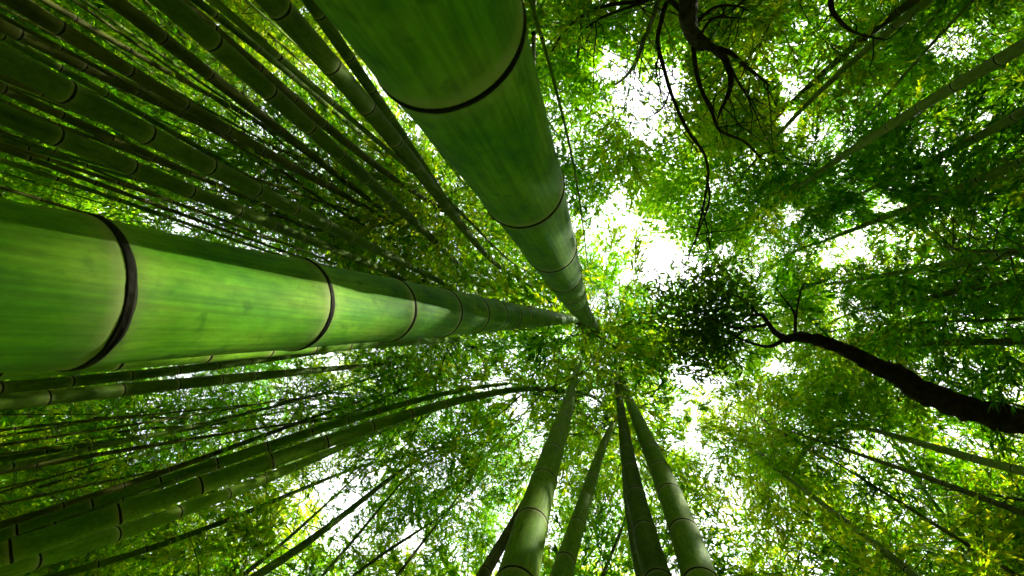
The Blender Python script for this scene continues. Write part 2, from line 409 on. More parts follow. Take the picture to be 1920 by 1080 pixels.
def traced_bamboo(spec):
    pts = np.array(spec['pts'], float); D = spec['D']; k, wpx = spec['w']
    t_k = D * FPX / wpx
    d_k = ray(*pts[k]); h0 = t_k * d_k[2]; hor = t_k * math.hypot(d_k[0], d_k[1])
    e = ray(*pts[-1]); tan_e = math.hypot(e[0], e[1]) / e[2]
    z1 = spec.get('z1') or min(max(hor / max(tan_e, 1e-3), 3.6), 6.0)
    if 'z1' not in spec and hor > z1 * tan_e * 1.12:      # too far off for an upright stem: it stands nearer and is thinner
        f_ = z1 * tan_e * 1.12 / hor; t_k *= f_; D *= f_
    t_e = z1 / e[2]
    arc = np.concatenate([[0], np.cumsum(np.linalg.norm(np.diff(pts, axis=0), axis=1))])
    inv = 1 / t_k + (arc - arc[k]) / (arc[-1] - arc[k]) * (1 / t_e - 1 / t_k) if k < len(pts) - 1 else None
    inv = np.maximum(inv, 0.04)
    P = np.array([CAM + ray(*p) / q for p, q in zip(pts, inv)])
    # smooth curve through the points
    s = np.concatenate([[0], np.cumsum(np.linalg.norm(np.diff(P, axis=0), axis=1))])
    deg = min(spec.get('deg', 3), len(P) - 1)
    wt = 1.0 * inv
    co = [np.polyfit(s, P[:, c], deg, w=wt) for c in range(3)]
    ss = np.linspace(0, s[-1], 60); Q = np.stack([np.polyval(c, ss) for c in co], -1)
    # carry on down to the soil
    t0 = Q[0] - Q[6]; t0 /= np.linalg.norm(t0)
    low = [Q[0]]; d = t0.copy()
    while low[0][2] > -0.05 and len(low) < 80:
        d = unit(0.93 * d + 0.07 * np.array([0, 0, -1.0])); low.insert(0, low[0] + 0.06 * d)
    Q = np.concatenate([np.array(low[:-1]), Q]); 
    S = np.concatenate([[0], np.cumsum(np.linalg.norm(np.diff(Q, axis=0), axis=1))]); Ltot = S[-1]
    base = np.array([Q[0][0], Q[0][1], 0.0])
    Qr = Q - base
    path = lambda x: np.stack([np.interp(x, S, Qr[:, c]) for c in range(3)], -1)
    r_end = spec.get('r1', 0.24 * D)
    sk = np.interp(np.linalg.norm(P[k] - P[0]), [0, 1e9], [0, 1e9]) + (S[len(low) - 1])
    def rad(x):
        f = np.clip((np.asarray(x) - sk) / max(Ltot - sk, 0.1), -1, 1)
        return np.where(f < 0, D / 2 * (1 - 0.08 * f), D / 2 + (r_end - D / 2) * np.maximum(f, 0) ** 1.25)
    # nodes
    gap = spec.get('gap', 0.28)
    if 'nodes' in spec:
        pr = np.array([project(q) or (9e9, 9e9) for q in Q])
        nd = [S[np.argmin(np.hypot(pr[:, 0] - a, pr[:, 1] - b))] for a, b in spec['nodes']]
        # refine between samples
        fine = np.linspace(0, Ltot, 6000); fp = path(fine) + base
        c = (fp - CAM) @ R; ok = c[:, 2] < -0.05
        fx = np.where(ok, 960 + FPX * c[:, 0] / -np.where(ok, c[:, 2], -1), 9e9); fy = np.where(ok, 540 - FPX * c[:, 1] / -np.where(ok, c[:, 2], -1), 9e9)
        nd = sorted(fine[np.argmin(np.hypot(fx - a, fy - b))] for a, b in spec['nodes'])
        g0 = nd[1] - nd[0]; g1 = nd[-1] - nd[-2]
        pre = []; x = nd[0] - g0
        while x > 0.05: pre.insert(0, x); x -= g0 * 0.95
        post = []; x = nd[-1] + g1
        while x < Ltot - 0.06: post.append(x); x += g1
        nodes = [0.0] + pre + list(nd) + post + [Ltot]
    else:
        rr = np.random.default_rng(int(abs(pts[0][0] * 7 + pts[0][1] * 13)))
        nodes = [0.0]; x = rr.uniform(0.05, 0.2)
        while x < Ltot - 0.08:
            nodes.append(x); x += gap * rr.uniform(0.94, 1.06) * (0.8 + 0.35 * min(x / 2.5, 1))
        nodes.append(Ltot)
    tone = spec.get('tone', 'green')
    root = empty('bamboo', base)
    tag(root, spec['label'], 'bamboo', spec.get('group'))
    seg = spec.get('seg', 20)
    cu = link(bpy.data.objects.new('culm', culm_mesh('culm', path, rad, np.array(nodes), seg, tone)), root)
    for x in nodes[1:-1]:
        p = path(x); tg = unit(path(x + 0.02) - path(x - 0.02)); pw = p + base
        if pw[2] < CAM_H - 0.3: continue
        c = R.T @ (pw - CAM); r_ = float(rad(x))
        if c[2] > -0.02 or 2 * r_ * FPX / -c[2] < 6: continue
        rg = bpy.data.objects.new('node_ring', RINGME); link(rg, cu)
        rg.location = Vector(p.tolist()); rg.rotation_mode = 'QUATERNION'
        rg.rotation_quaternion = Vector((0, 0, 1)).rotation_difference(Vector(tg.tolist()))
        hgt = spec.get('ring', 0.0085)
        rg.scale = (r_ * 1.012, r_ * 1.012, hgt * (0.55 + 0.45 * r_ / (D / 2)))
    tg = unit(path(Ltot) - path(Ltot - 0.3)); tg = unit(tg * 0.6 + np.array([0, 0, 0.55]))
    best = None; cs = float(np.clip(r_end / 0.021, 0.75, 1.2)); top = path(Ltot) - tg * 0.05 + base
    for kk in range(NVAR):
        for sp_ in rng.uniform(0, 6.28, 4):
            for cc in (cs, 0.72, 0.5):
                M = crown_matrix(top, tg, float(sp_), cc); gn = gain(footprint(apply(M, SUB[kk]), LEAFW[kk] * cc * cc))
                if best is None or gn > best[0]: best = (gn, kk, M)
    add_crown(root, Matrix.Translation(Vector(base.tolist())), best[1], best[2], tone)
    lean = math.degrees(math.acos(np.clip(unit(Q[-1] - Q[0])[2], -1, 1)))
    print('BAMBOO', spec['label'][:40], 'base', base.round(2), 'end', (Q[-1]).round(2), 'lean %.1f' % lean)
    BASES.append((base[0], base[1])); TOPS.append(Q[-1])
BASES = []; TOPS = []

SPECS = [
 dict(label='thickest green bamboo running in from the left edge with wide black node rings', D=0.122, w=(1, 213), seg=64, z1=5.8, r1=0.026, ring=0.0075, tone='hero',
      pts=[(0, 537), (400, 560), (700, 579), (900, 590), (1000, 595), (1095, 601)],
      nodes=[(135, 545), (548, 569), (724, 580), (823, 586), (882, 589), (922, 591), (952, 593), (976, 594), (996, 595), (1016, 595.7), (1029, 596.5), (1041, 597), (1052, 598), (1062, 598.5), (1071, 599), (1079, 599.5), (1086, 600)]),
 dict(label='thickest dark green bamboo coming down from the top edge with black node rings', D=0.125, w=(1, 230), seg=64, z1=5.6, r1=0.025, ring=0.005, deg=4, tone='hero',
      pts=[(800, 0), (904, 200), (1002, 400), (1062, 528), (1096, 590), (1120, 622)],
      nodes=[(835, 66), (978, 352), (1032, 462), (1058, 511), (1074, 540), (1084, 558), (1091, 570), (1097, 579), (1102, 587), (1106, 594), (1110, 600), (1113, 605)]),
 dict(label='bamboo half hidden along the lower side of the thickest left bamboo', D=0.10, w=(1, 46), seg=40, z1=5.6, ring=0.010,
      pts=[(0, 682), (300, 664), (560, 650), (760, 640), (900, 637)], gap=0.3),
 # upper left
 dict(label='upper left bamboo with four dark rings, just left of a brownish one', D=0.09, w=(1, 37), tone='olive',
      pts=[(318, 0), (430, 120), (540, 203), (617, 267), (720, 360), (820, 462), (905, 545)]),
 dict(label='brownish bamboo running close along the right of an upper left green one', D=0.075, w=(2, 22), tone='brown',
      pts=[(330, 0), (417, 70), (520, 160), (600, 230), (700, 305), (830, 390)]),
 dict(label='stout bamboo leaving the top edge left of the thickest top bamboo', D=0.095, w=(2, 40), tone='olive',
      pts=[(510, 0), (553, 50), (623, 123), (690, 200), (760, 295), (830, 375), (960, 515)]),
 dict(label='slimmer bamboo squeezed between the thickest top bamboo and a stout neighbour', D=0.075, w=(1, 24), tone='olive',
      pts=[(580, 0), (630, 70), (670, 133), (710, 187), (740, 233), (800, 318), (850, 395)]),
 dict(label='dark bamboo with pale edged rings just above the thickest left bamboo', D=0.088, w=(2, 32), tone='olive',
      pts=[(0, 212), (115, 260), (235, 307), (330, 348), (405, 379), (530, 430), (697, 497), (793, 543)]),
 dict(label='thick shaded bamboo second above the thickest left bamboo', D=0.095, w=(2, 37), tone='olive',
      pts=[(60, 140), (190, 205), (335, 281), (445, 338), (600, 420), (750, 487), (870, 557)]),
 dict(label='thin jointed bamboo close above two thick shaded left ones', D=0.055, w=(3, 11), tone='olive',
      pts=[(100, 120), (180, 167), (247, 203), (307, 237), (360, 270), (447, 320), (560, 385)]),
 dict(label='long mid thick olive bamboo crossing the middle of the upper left', D=0.075, w=(2, 22), tone='brown',
      pts=[(133, 67), (283, 157), (353, 197), (417, 237), (500, 290), (633, 357), (767, 437)]),
 dict(label='straight thin bamboo from the top edge over bright leaves', D=0.05, w=(2, 13), tone='olive',
      pts=[(367, 0), (433, 50), (500, 103), (567, 160), (633, 213), (760, 330)]),
 dict(label='reddish brown thin bamboo in the upper left', D=0.04, w=(1, 8), tone='brown',
      pts=[(360, 160), (433, 200), (533, 260), (617, 313), (700, 360)]),
 dict(label='nearly black thick bamboo close to the top left corner', D=0.085, w=(1, 27), tone='brown',
      pts=[(215, 0), (300, 70), (400, 145), (520, 240), (640, 335), (760, 425)]),
 dict(label='black thick bamboo lowest in the top left corner shade', D=0.085, w=(1, 24), tone='brown',
      pts=[(0, 45), (160, 125), (300, 190), (440, 262), (600, 345)]),
 dict(label='dark slim bamboo along the left edge above the ringed one', D=0.06, w=(1, 15), tone='brown',
      pts=[(0, 165), (160, 235), (300, 300), (470, 375), (640, 455)]),
 dict(label='slim bamboo forking across the leaves left of the thickest top bamboo', D=0.045, w=(1, 8), tone='olive',
      pts=[(753, 190), (783, 227), (830, 290), (873, 350), (917, 420)]),
 dict(label='pale twig thin bamboo ending bright beside the thickest top bamboo', D=0.045, w=(1, 7), tone='olive',
      pts=[(780, 325), (820, 360), (870, 403), (917, 453), (1000, 513)]),
 dict(label='thin bamboo hugging the right side of the thickest top bamboo', D=0.04, w=(1, 6), tone='olive',
      pts=[(995, 0), (1030, 127), (1060, 233), (1090, 400), (1133, 553)]),
 # lower left
 dict(label='upper of two slim bamboos just below the thickest left bamboo', D=0.065, w=(3, 15), tone='olive',
      pts=[(60, 722), (193, 710), (310, 697), (400, 686), (477, 677), (633, 655), (760, 642)]),
 dict(label='lower of two slim bamboos just below the thickest left bamboo', D=0.075, w=(3, 20), tone='olive',
      pts=[(0, 756), (130, 740), (233, 732), (390, 714), (500, 704), (633, 690), (740, 681)]),
 dict(label='thickest green bamboo arching in from the lower left, middle of three', D=0.09, w=(2, 34), seg=28, z1=4.6,
      pts=[(0, 1040), (200, 972), (347, 920), (458, 882), (547, 850), (622, 824), (683, 803), (780, 774), (880, 748), (960, 730), (1040, 731)], deg=4),
 dict(label='bamboo pressed against the upper side of the thick lower left one', D=0.08, w=(2, 22), z1=5.2, seg=24,
      pts=[(0, 1008), (200, 940), (327, 896), (420, 864), (497, 839), (560, 818), (613, 800), (657, 787), (728, 765), (800, 746), (860, 733), (950, 720)], deg=4),
 dict(label='bright green bamboo along the lower side of the thick lower left one', tone='bright', D=0.075, w=(4, 20), seg=24,
      pts=[(0, 1070), (100, 1042), (210, 1005), (305, 972), (455, 913), (560, 870), (680, 824), (780, 785)]),
 dict(label='brownish bamboo above the trio of lower left bamboos', D=0.055, w=(2, 11), tone='brown',
      pts=[(0, 985), (130, 945), (313, 883), (410, 847), (520, 807), (633, 767), (740, 735)]),
 dict(label='thin dark bamboo below the trio of lower left bamboos', D=0.05, w=(3, 9), tone='olive',
      pts=[(100, 1080), (240, 1042), (347, 1007), (457, 960), (573, 915), (640, 888), (740, 858)]),
 dict(label='slender ringed bamboo climbing from the bottom edge left of centre', D=0.06, w=(2, 14), tone='olive',
      pts=[(480, 1080), (513, 1060), (557, 1030), (597, 1000), (660, 955), (720, 905), (827, 845)]),
 dict(label='thin pale bamboo over the bright leaves of the left middle', D=0.045, w=(2, 7), tone='olive',
      pts=[(120, 842), (233, 823), (350, 805), (430, 790), (520, 773), (620, 755)]),
 dict(label='left of three thin sticks of bamboo over the bottom leaves', D=0.04, w=(1, 6), tone='olive',
      pts=[(605, 1080), (640, 1037), (700, 970), (750, 907), (800, 855)]),
 dict(label='middle of three thin sticks of bamboo over the bottom leaves', D=0.04, w=(1, 5), tone='brown',
      pts=[(663, 1080), (757, 1013), (827, 967), (880, 920)]),
 dict(label='right of three thin sticks of bamboo over the bottom leaves', D=0.04, w=(1, 5), tone='brown',
      pts=[(750, 1073), (790, 1020), (827, 973), (880, 900)]),
 # bottom centre
 dict(label='thick ringed bamboo standing left of the bottom centre group', tone='bright', D=0.105, w=(1, 74), seg=48, z1=5.4, ring=0.008,
      pts=[(970, 1085), (980, 1053), (1004, 953), (1023, 887), (1043, 830), (1058, 780), (1075, 720), (1088, 684)], deg=4),
 dict(label='brown bamboo slanting out behind the left bottom centre bamboo', D=0.07, w=(1, 20), tone='brown',
      pts=[(905, 1080), (945, 1013), (980, 953), (1010, 895), (1050, 820), (1085, 750)]),
 dict(label='mid thick bamboo second from left in the bottom centre group', tone='bright', D=0.085, w=(0, 39), seg=32, z1=4.8,
      pts=[(1053, 1075), (1083, 983), (1098, 933), (1110, 895), (1123, 858), (1137, 820), (1157, 783)]),
 dict(label='shaded olive brown bamboo third in the bottom centre group', D=0.095, w=(0, 50), seg=36, tone='olive', z1=5.4,
      pts=[(1230, 1067), (1213, 1020), (1197, 947), (1183, 883), (1173, 827), (1167, 787), (1160, 740), (1152, 705)]),
 dict(label='thickest bright bamboo on the right of the bottom centre group', tone='bright', D=0.115, w=(1, 55), seg=48, z1=5.8, ring=0.008,
      pts=[(1312, 1085), (1284, 1005), (1255, 920), (1231, 870), (1216, 830), (1193, 783), (1176, 740), (1158, 703)], deg=4),
 dict(label='thin bamboo rising between two thick bottom centre bamboos', D=0.045, w=(1, 11), tone='olive',
      pts=[(1197, 1073), (1180, 980), (1170, 900), (1163, 840)]),
 dict(label='thin leaning stem between the two left bottom centre bamboos', D=0.04, w=(0, 7), tone='brown',
      pts=[(1130, 1080), (1150, 1030), (1168, 985), (1180, 930)]),
 # right
 dict(label='upper right bamboo with pale rings crossing dark leaves', D=0.075, w=(3, 17), tone='pale',
      pts=[(1920, 85), (1800, 157), (1743, 188), (1657, 245), (1587, 288), (1497, 350)]),
 dict(label='right edge bamboo next below the pale ringed upper right one', D=0.07, w=(2, 15), tone='pale',
      pts=[(1907, 217), (1847, 250), (1780, 283), (1730, 310), (1663, 340), (1600, 370)]),
 dict(label='bamboo slanting under the white sky gap on the right', D=0.065, w=(2, 14), tone='pale',
      pts=[(1920, 300), (1850, 332), (1780, 360), (1707, 388), (1627, 421), (1530, 458)]),
 dict(label='pale grey green bamboo at the middle of the right edge', D=0.065, w=(2, 13), tone='pale',
      pts=[(1920, 468), (1880, 477), (1780, 493), (1663, 516), (1597, 526), (1547, 533)]),
 dict(label='thin bamboo next below the pale grey green one on the right', D=0.055, w=(1, 11), tone='brown',
      pts=[(1913, 527), (1813, 543), (1747, 557), (1680, 571), (1633, 580)]),
 dict(label='level dark bamboo on the right edge above the bent dark trunk', D=0.055, w=(1, 11), tone='brown',
      pts=[(1913, 640), (1780, 643), (1663, 647), (1597, 650)]),
 dict(label='thin black bamboo crossing a pale sky gap at the right edge', D=0.035, w=(1, 5), tone='brown',
      pts=[(1920, 598), (1800, 602), (1700, 606), (1620, 612)]),
 dict(label='dark bamboo slanting from the top edge at upper right', D=0.075, w=(1, 14), tone='brown',
      pts=[(1715, 0), (1630, 63), (1563, 120), (1497, 180), (1407, 267)]),
 dict(label='grey green bamboo running beside the dark one at upper right', D=0.07, w=(1, 13), tone='pale',
      pts=[(1740, 0), (1660, 70), (1580, 125), (1513, 197), (1447, 267), (1390, 330)]),
 dict(label='short pale thin bamboo among the upper right leaves', D=0.03, w=(1, 5), tone='pale',
      pts=[(1700, 135), (1663, 177), (1620, 225), (1590, 267)]),
 dict(label='bamboo leaving the right edge just below the bent dark trunk', D=0.065, w=(1, 14), tone='pale',
      pts=[(1913, 882), (1780, 847), (1697, 823), (1597, 798)]),
 dict(label='long dark bamboo across the lower right leaves', D=0.055, w=(1, 10), tone='brown',
      pts=[(1913, 960), (1780, 913), (1680, 873), (1580, 843), (1467, 803)]),
 dict(label='pale bamboo rising from the lower right toward the centre', D=0.06, w=(1, 13), tone='pale',
      pts=[(1715, 1080), (1640, 1020), (1580, 973), (1513, 923), (1423, 857)]),
 dict(label='thin bamboo in the lower right corner shade', D=0.04, w=(1, 7), tone='brown',
      pts=[(1900, 1075), (1780, 1000), (1660, 925), (1540, 850)]),
]
for sp in SPECS: traced_bamboo(sp)

# ------------------------------------------------------------------ background bamboos
def filler_proto(kk, D, tone, H, bend):
    root_parts = []
    s = np.linspace(0, H, 40)
    P = np.stack([bend * (s / H) ** 2, 0.03 * np.sin(s * 1.1 + kk), s], -1)
    path = lambda x: np.stack([np.interp(x, s, P[:, c]) for c in range(3)], -1)
    rad = lambda x: D / 2 * (1 - 0.55 * np.asarray(x) / H)
    nodes = [0.0]; x = 0.12
    while x < H - 0.1: nodes.append(x); x += 0.2 + 0.1 * min(x / 2.5, 1)
    nodes.append(H)
    cm = culm_mesh('culm', path, rad, np.array(nodes), 9, tone)
    parts = [tube(np.array([path(x - 0.005), path(x), path(x + 0.005)]), rad(x) * np.array([1.01, 1.05, 1.01]), 9) for x in nodes[1:-1]]
    V, F = join(parts); rm = mesh_np('node_ring', V, F, RING, True)
    return dict(culm=cm, rings=rm, top=P[-1], dirn=unit(P[-1] - P[-3]), var=kk % NVAR, tone=tone)
PROTOS = []
for q in range(10):
    PROTOS.append(filler_proto(q, [0.05, 0.06, 0.045, 0.07, 0.055][q % 5], ['olive', 'brown', 'green', 'olive', 'brown'][(q * 3) % 5],
                               [5.2, 5.8, 6.4, 5.0, 6.0][q % 5], [0.25, 0.5, 0.15, 0.7, 0.35][(q * 2) % 5]))
WHERE = {'upper left': 'in the dark thicket at the upper left', 'left': 'in the leaves at the left edge', 'lower left': 'in the shaded leaves at the lower left',
         'bottom': 'in the bright leaves along the bottom', 'lower right': 'in the soft leaves at the lower right', 'right': 'behind the bent trunk on the right edge',
         'upper right': 'in the leaves at the upper right', 'top': 'behind the curling branches along the top'}
def sector(x, y):
    px = project((x, y, 4.0))
    dx, dy = ((px[0] - 1040) / 1.6, px[1] - 600) if px else (x, y)
    return ['right', 'lower right', 'bottom', 'lower left', 'left', 'upper left', 'top', 'upper right'][int(round(math.atan2(dy, dx) / (math.pi / 4))) % 8]
def fill(x, y, pr, rootM, kk, M, lab, thin=False):
    root = empty('bamboo', (x, y, 0)); root.matrix_world = rootM
    tag(root, ('thread thin' if thin else 'slender') + ' background bamboo ' + WHERE[lab], 'bamboo', ('thin' if thin else 'slender') + ' background bamboos, ' + lab)
    o = link(bpy.data.objects.new('culm', pr['culm']), root)
    rg = link(bpy.data.objects.new('node_ring', pr['rings']), o); tag(rg, kind='stuff')
    add_crown(root, rootM, kk, M, pr['tone'])
pts = list(BASES); count = 0
THINS = [filler_proto(30 + q, [0.030, 0.036, 0.042][q % 3], ['brown', 'olive', 'brown'][q % 3], [5.6, 6.2, 5.0][q % 3], [0.2, 0.4][q % 2]) for q in range(6)]
def place_thin(n, sect):
    done = 0
    for _ in range(4000):
        if done >= n: break
        px, py = sect(); d = ray(px, py); k = rng.uniform(2.6, 6.5) / math.hypot(d[0], d[1]); x, y = d[0] * k, d[1] * k
        if any((x - u) ** 2 + (y - v) ** 2 < 0.2 ** 2 for u, v in pts): continue
        pr = THINS[int(rng.integers(6))]; sc = rng.uniform(0.85, 1.1); lean = (rng.normal(0, 0.03), rng.uniform(0, 6.28))
        rootM = Matrix.Translation((x, y, 0)) @ Matrix.Rotation(lean[0], 4, Vector((math.cos(lean[1]), math.sin(lean[1]), 0))) @ Matrix.Rotation(rng.uniform(0, 6.28), 4, 'Z') @ Matrix.Diagonal((sc, sc, sc, 1))
        top = rootM @ Vector((pr['top'] - pr['dirn'] * 0.05).tolist()); dv = (rootM.to_3x3() @ Vector(pr['dirn'].tolist())).normalized()
        kk = 12 + int(rng.integers(2)); M = crown_matrix(top, dv, float(rng.uniform(0, 6.28)), 0.7)
        fill(x, y, pr, rootM, kk, M, sector(x, y), True); pts.append((x, y)); done += 1
place_thin(58, lambda: (rng.uniform(-100, 420), rng.uniform(-60, 400)) if rng.random() < 0.7 else (rng.uniform(-50, 350), rng.uniform(700, 1080)))
place_thin(10, lambda: (rng.uniform(1700, 1920), rng.uniform(560, 1080)))
MAXF = 195
for step in range(MAXF):
    best = None
    for cand in range(170):
        rr = 13.0 * math.sqrt(rng.uniform(0.02, 1)); a = rng.uniform(0, 2 * math.pi)
        x, y = rr * math.cos(a), rr * math.sin(a)
        if rr < 1.8: continue
        dmin = 0.55 if x < -1 else 0.75
        if any((x - u) ** 2 + (y - v) ** 2 < dmin ** 2 for u, v in pts): continue
        pr = PROTOS[int(rng.integers(len(PROTOS)))]
        sc = rng.uniform(0.88, 1.15); lean = (rng.normal(0, 0.05), rng.uniform(0, 6.28))
        rootM = Matrix.Translation((x, y, 0)) @ Matrix.Rotation(lean[0], 4, Vector((math.cos(lean[1]), math.sin(lean[1]), 0))) @ Matrix.Rotation(rng.uniform(0, 6.28), 4, 'Z') @ Matrix.Diagonal((sc, sc, sc, 1))
        top = rootM @ Vector((pr['top'] - pr['dirn'] * 0.05).tolist())
        dv = (rootM.to_3x3() @ Vector(pr['dirn'].tolist())).normalized()
        kk = int(rng.integers(NVAR - 2))
        M = crown_matrix(top, dv, float(rng.uniform(0, 6.28)), sc)
        gn = gain(footprint(apply(M, SUB[kk]), LEAFW[kk] * sc * sc))
        if best is None or gn > best[0]: best = (gn, x, y, pr, rootM, kk, M)
    if best is None: continue
    _, x, y, pr, rootM, kk, M = best
    lab = sector(x, y)
    fill(x, y, pr, rootM, kk, M, lab)
    pts.append((x, y)); count += 1
print('FILL', count, 'carved tris', CARVED[0])
vis = (slice(9, 26, 2), slice(11, 41, 2))
print('TAU\n', TAU[vis].round(1)); print('TARGET\n', TARGET[vis].round(1))

# ------------------------------------------------------------------ outer thicket added all round to block light from the sides
def thicket():
    r = np.random.default_rng(77)
    V, F = VARS[0][0], None
    n = 150000
    a = r.uniform(0, 2 * np.pi, n); rad = r.uniform(13, 19, n); z = 0.3 + r.uniform(0, 1, n) * (9.0 + (rad - 13) * 0.9)
    c = np.stack([rad * np.cos(a), rad * np.sin(a), z], -1)
    d = r.normal(0, 1, (n, 3)); d[:, 2] -= 0.4; nrm = np.array([0, 0, 1.0]) + r.normal(0, 0.8, (n, 3))
    lv = leaf_quads(c, d, nrm, r.uniform(0.2, 0.4, n), r.uniform(0.08, 0.14, n))
    n = 110000                                   # nearer leaves, added to keep light off the grove's edges
    a = r.uniform(0, 2 * np.pi, n); rad = r.uniform(10.8, 13.4, n); z = r.uniform(4.0, 8.6, n)
    c = np.stack([rad * np.cos(a), rad * np.sin(a), z], -1)
    d = r.normal(0, 1, (n, 3)); d[:, 2] -= 0.4; nrm = np.array([0, 0, 1.0]) + r.normal(0, 0.8, (n, 3))
    lv = join([lv, leaf_quads(c, d, nrm, r.uniform(0.12, 0.22, n), r.uniform(0.04, 0.07, n))])
    o = link(bpy.data.objects.new('distant_thicket', mesh_np('distant_thicket', lv[0], lv[1], LEAF)))
    tag(o, 'dense far bamboo foliage added all round the grove to block side light', 'thicket', kind='stuff')
thicket()

# ------------------------------------------------------------------ broadleaf trees
def px_path(pts):                 # (px, py, width px, diameter m) -> 3D points and radii
    P, r = [], []
    for x, y, wpx, D in pts:
        t = D * FPX / wpx; P.append(CAM + ray(x, y) * t); r.append(D / 2)
    return np.array(P), np.array(r)
def px_depth(pts, t0, t1, w0, w1):
    """limb from pixels with depth t0->t1 and pixel width w0->w1"""
    n = len(pts); f = np.linspace(0, 1, n)
    P = np.array([CAM + ray(*p) * (t0 + (t1 - t0) * q) for p, q in zip(pts, f)])
    r = np.array([(w0 + (w1 - w0) * q) * (t0 + (t1 - t0) * q) / FPX / 2 for q in f])
    return P, r
def catmull(P, r, k=5):
    P = np.asarray(P); n = len(P); out = []; ro = []
    E = np.concatenate([[2 * P[0] - P[1]], P, [2 * P[-1] - P[-2]]])
    for i in range(n - 1):
        p0, p1, p2, p3 = E[i:i + 4]
        for q in range(k):
            t = q / k
            out.append(0.5 * (2 * p1 + (p2 - p0) * t + (2 * p0 - 5 * p1 + 4 * p2 - p3) * t * t + (3 * p1 - p0 - 3 * p2 + p3) * t ** 3))
            ro.append(r[i] + (r[i + 1] - r[i]) * t)
    out.append(P[-1]); ro.append(r[-1])
    return np.array(out), np.array(ro)
def limb(name, P, r, root, base, seg=10, seed=0, amp=0.1):
    P, r = catmull(P, r)
    rr = np.random.default_rng(seed)
    wob = 1 + amp * rr.normal(0, 1, (len(P), 1)) * 0.5 + amp * rr.normal(0, 0.6, (len(P), seg))
    V, F = tube(P - base, r, seg, wob=wob)
    return link(bpy.data.objects.new(name, mesh_np(name, V, F, BARK, True)), root)

def broad_leaf_mesh(name, m, L=1.0, W=0.4):
    pr = [(0, 0), (0.18, 0.75), (0.45, 1.0), (0.75, 0.62), (1.0, 0.0)]
    V = [(0, 0, 0), (0.25, W / 2 * .85, 0.03), (0.6, W / 2 * .8, 0.02), (1, 0, -0.08), (0.6, -W / 2 * .8, 0.02), (0.25, -W / 2 * .85, 0.03), (0.45, 0, -0.02)]
    F = [(0, 6, 1), (1, 6, 2), (2, 6, 3), (3, 6, 4), (4, 6, 5), (5, 6, 0)]
    return np.array(V) * L, np.array(F)
def scatter_leaves(centers, d, nrm, l, wid):
    d = unit(d); s = unit(np.cross(d, nrm)); u = np.cross(s, d)
    bV, bF = broad_leaf_mesh('', None)
    bV = bV.copy()
    A = bV[:, 0][None, :, None] * d[:, None] * l[:, None, None]
    B = (bV[:, 1] / 0.4)[None, :, None] * s[:, None] * wid[:, None, None]
    Cc = bV[:, 2][None, :, None] * u[:, None] * l[:, None, None]
    V = (centers[:, None] + A + B + Cc).reshape(-1, 3)
    F = (bF[None] + (np.arange(len(centers)) * 7)[:, None, None]).reshape(-1, 3)
    return V, F

# --- evergreen with the bent trunk on the right
tr = [(1960, 800, 54, 0.18), (1850, 776, 46, 0.155), (1775, 752, 44, 0.15), (1722, 730, 42, 0.145), (1685, 703, 37, 0.13),
      (1650, 690, 31, 0.112), (1600, 664, 26, 0.098), (1555, 645, 23, 0.088), (1500, 632, 18, 0.07), (1470, 637, 13, 0.052)]
P, r_ = px_path(tr)
dn = unit(P[0] - P[1]); ext = [P[0]]
while ext[0][2] > -0.05 and len(ext) < 40:
    dn = unit(dn * 0.9 + np.array([0, 0, -1.0]) * 0.14); ext.insert(0, ext[0] + dn * 0.25)
Pf = np.concatenate([np.array(ext[:-1]), P]); rf = np.concatenate([np.full(len(ext) - 1, 0.105), r_])
base = np.array([Pf[0][0], Pf[0][1], 0.0])
ev = empty('evergreen_tree', base); tag(ev, 'dark bent trunk from the right edge with a black leafy crown by the centre', 'tree')
limb('trunk', Pf, rf, ev, base, 20, 1, 0.17)
T_END = 3.2
subs = [([(1475, 636), (1452, 622), (1440, 605), (1425, 590), (1400, 592)], 3.2, 3.6, 13, 4), ([(1490, 634), (1490, 590), (1470, 560), (1455, 540)], 3.2, 3.5, 6, 2),
        ([(1490, 634), (1492, 600), (1500, 550), (1510, 530)], 3.15, 3.4, 5, 2), ([(1440, 608), (1420, 612), (1380, 615), (1340, 600), (1300, 580)], 3.4, 3.9, 7, 3),
        ([(1425, 592), (1390, 560), (1350, 545), (1320, 530)], 3.5, 3.9, 5, 2), ([(1400, 614), (1370, 640), (1330, 660)], 3.5, 3.8, 5, 2),
        ([(1470, 637), (1440, 650), (1400, 640), (1370, 625)], 3.2, 3.6, 8, 3)]
for q, (pp, a0, a1, w0, w1) in enumerate(subs):
    PP, RR = px_depth(pp, a0, a1, w0, w1); limb('branch', PP, RR, ev, base, 7, 20 + q, 0.06)
def blob_leaves(blobs, n, seed, lmin, lmax, ratio, flat=0.6):
    r = np.random.default_rng(seed); C = []
    wts = np.array([b[5] for b in blobs], float); wts /= wts.sum()
    for (x, y, rx, ry, t, wt), k in zip(blobs, r.multinomial(n, wts)):
        # clumps inside each blob, so that light shows between them
        nc = max(4, int(k / 26)); 
        u = r.normal(0, 0.5, (nc, 3)); cc = np.array([CAM + ray(x + a * rx, y + b * ry) * (t + 0.3 * c) for a, b, c in u])
        pick = r.integers(0, nc, k)
        C.append(cc[pick] + r.normal(0, 1, (k, 3)) * np.array([0.08, 0.08, 0.05]) * t / 3.6)
    C = np.concatenate(C); k = len(C)
    d = r.normal(0, 1, (k, 3)); d[:, 2] = d[:, 2] * 0.4 - 0.25
    nrm = np.array([0, 0, 1.0]) + r.normal(0, flat, (k, 3)); l = r.uniform(lmin, lmax, k)
    return C, d, nrm, l, l * ratio
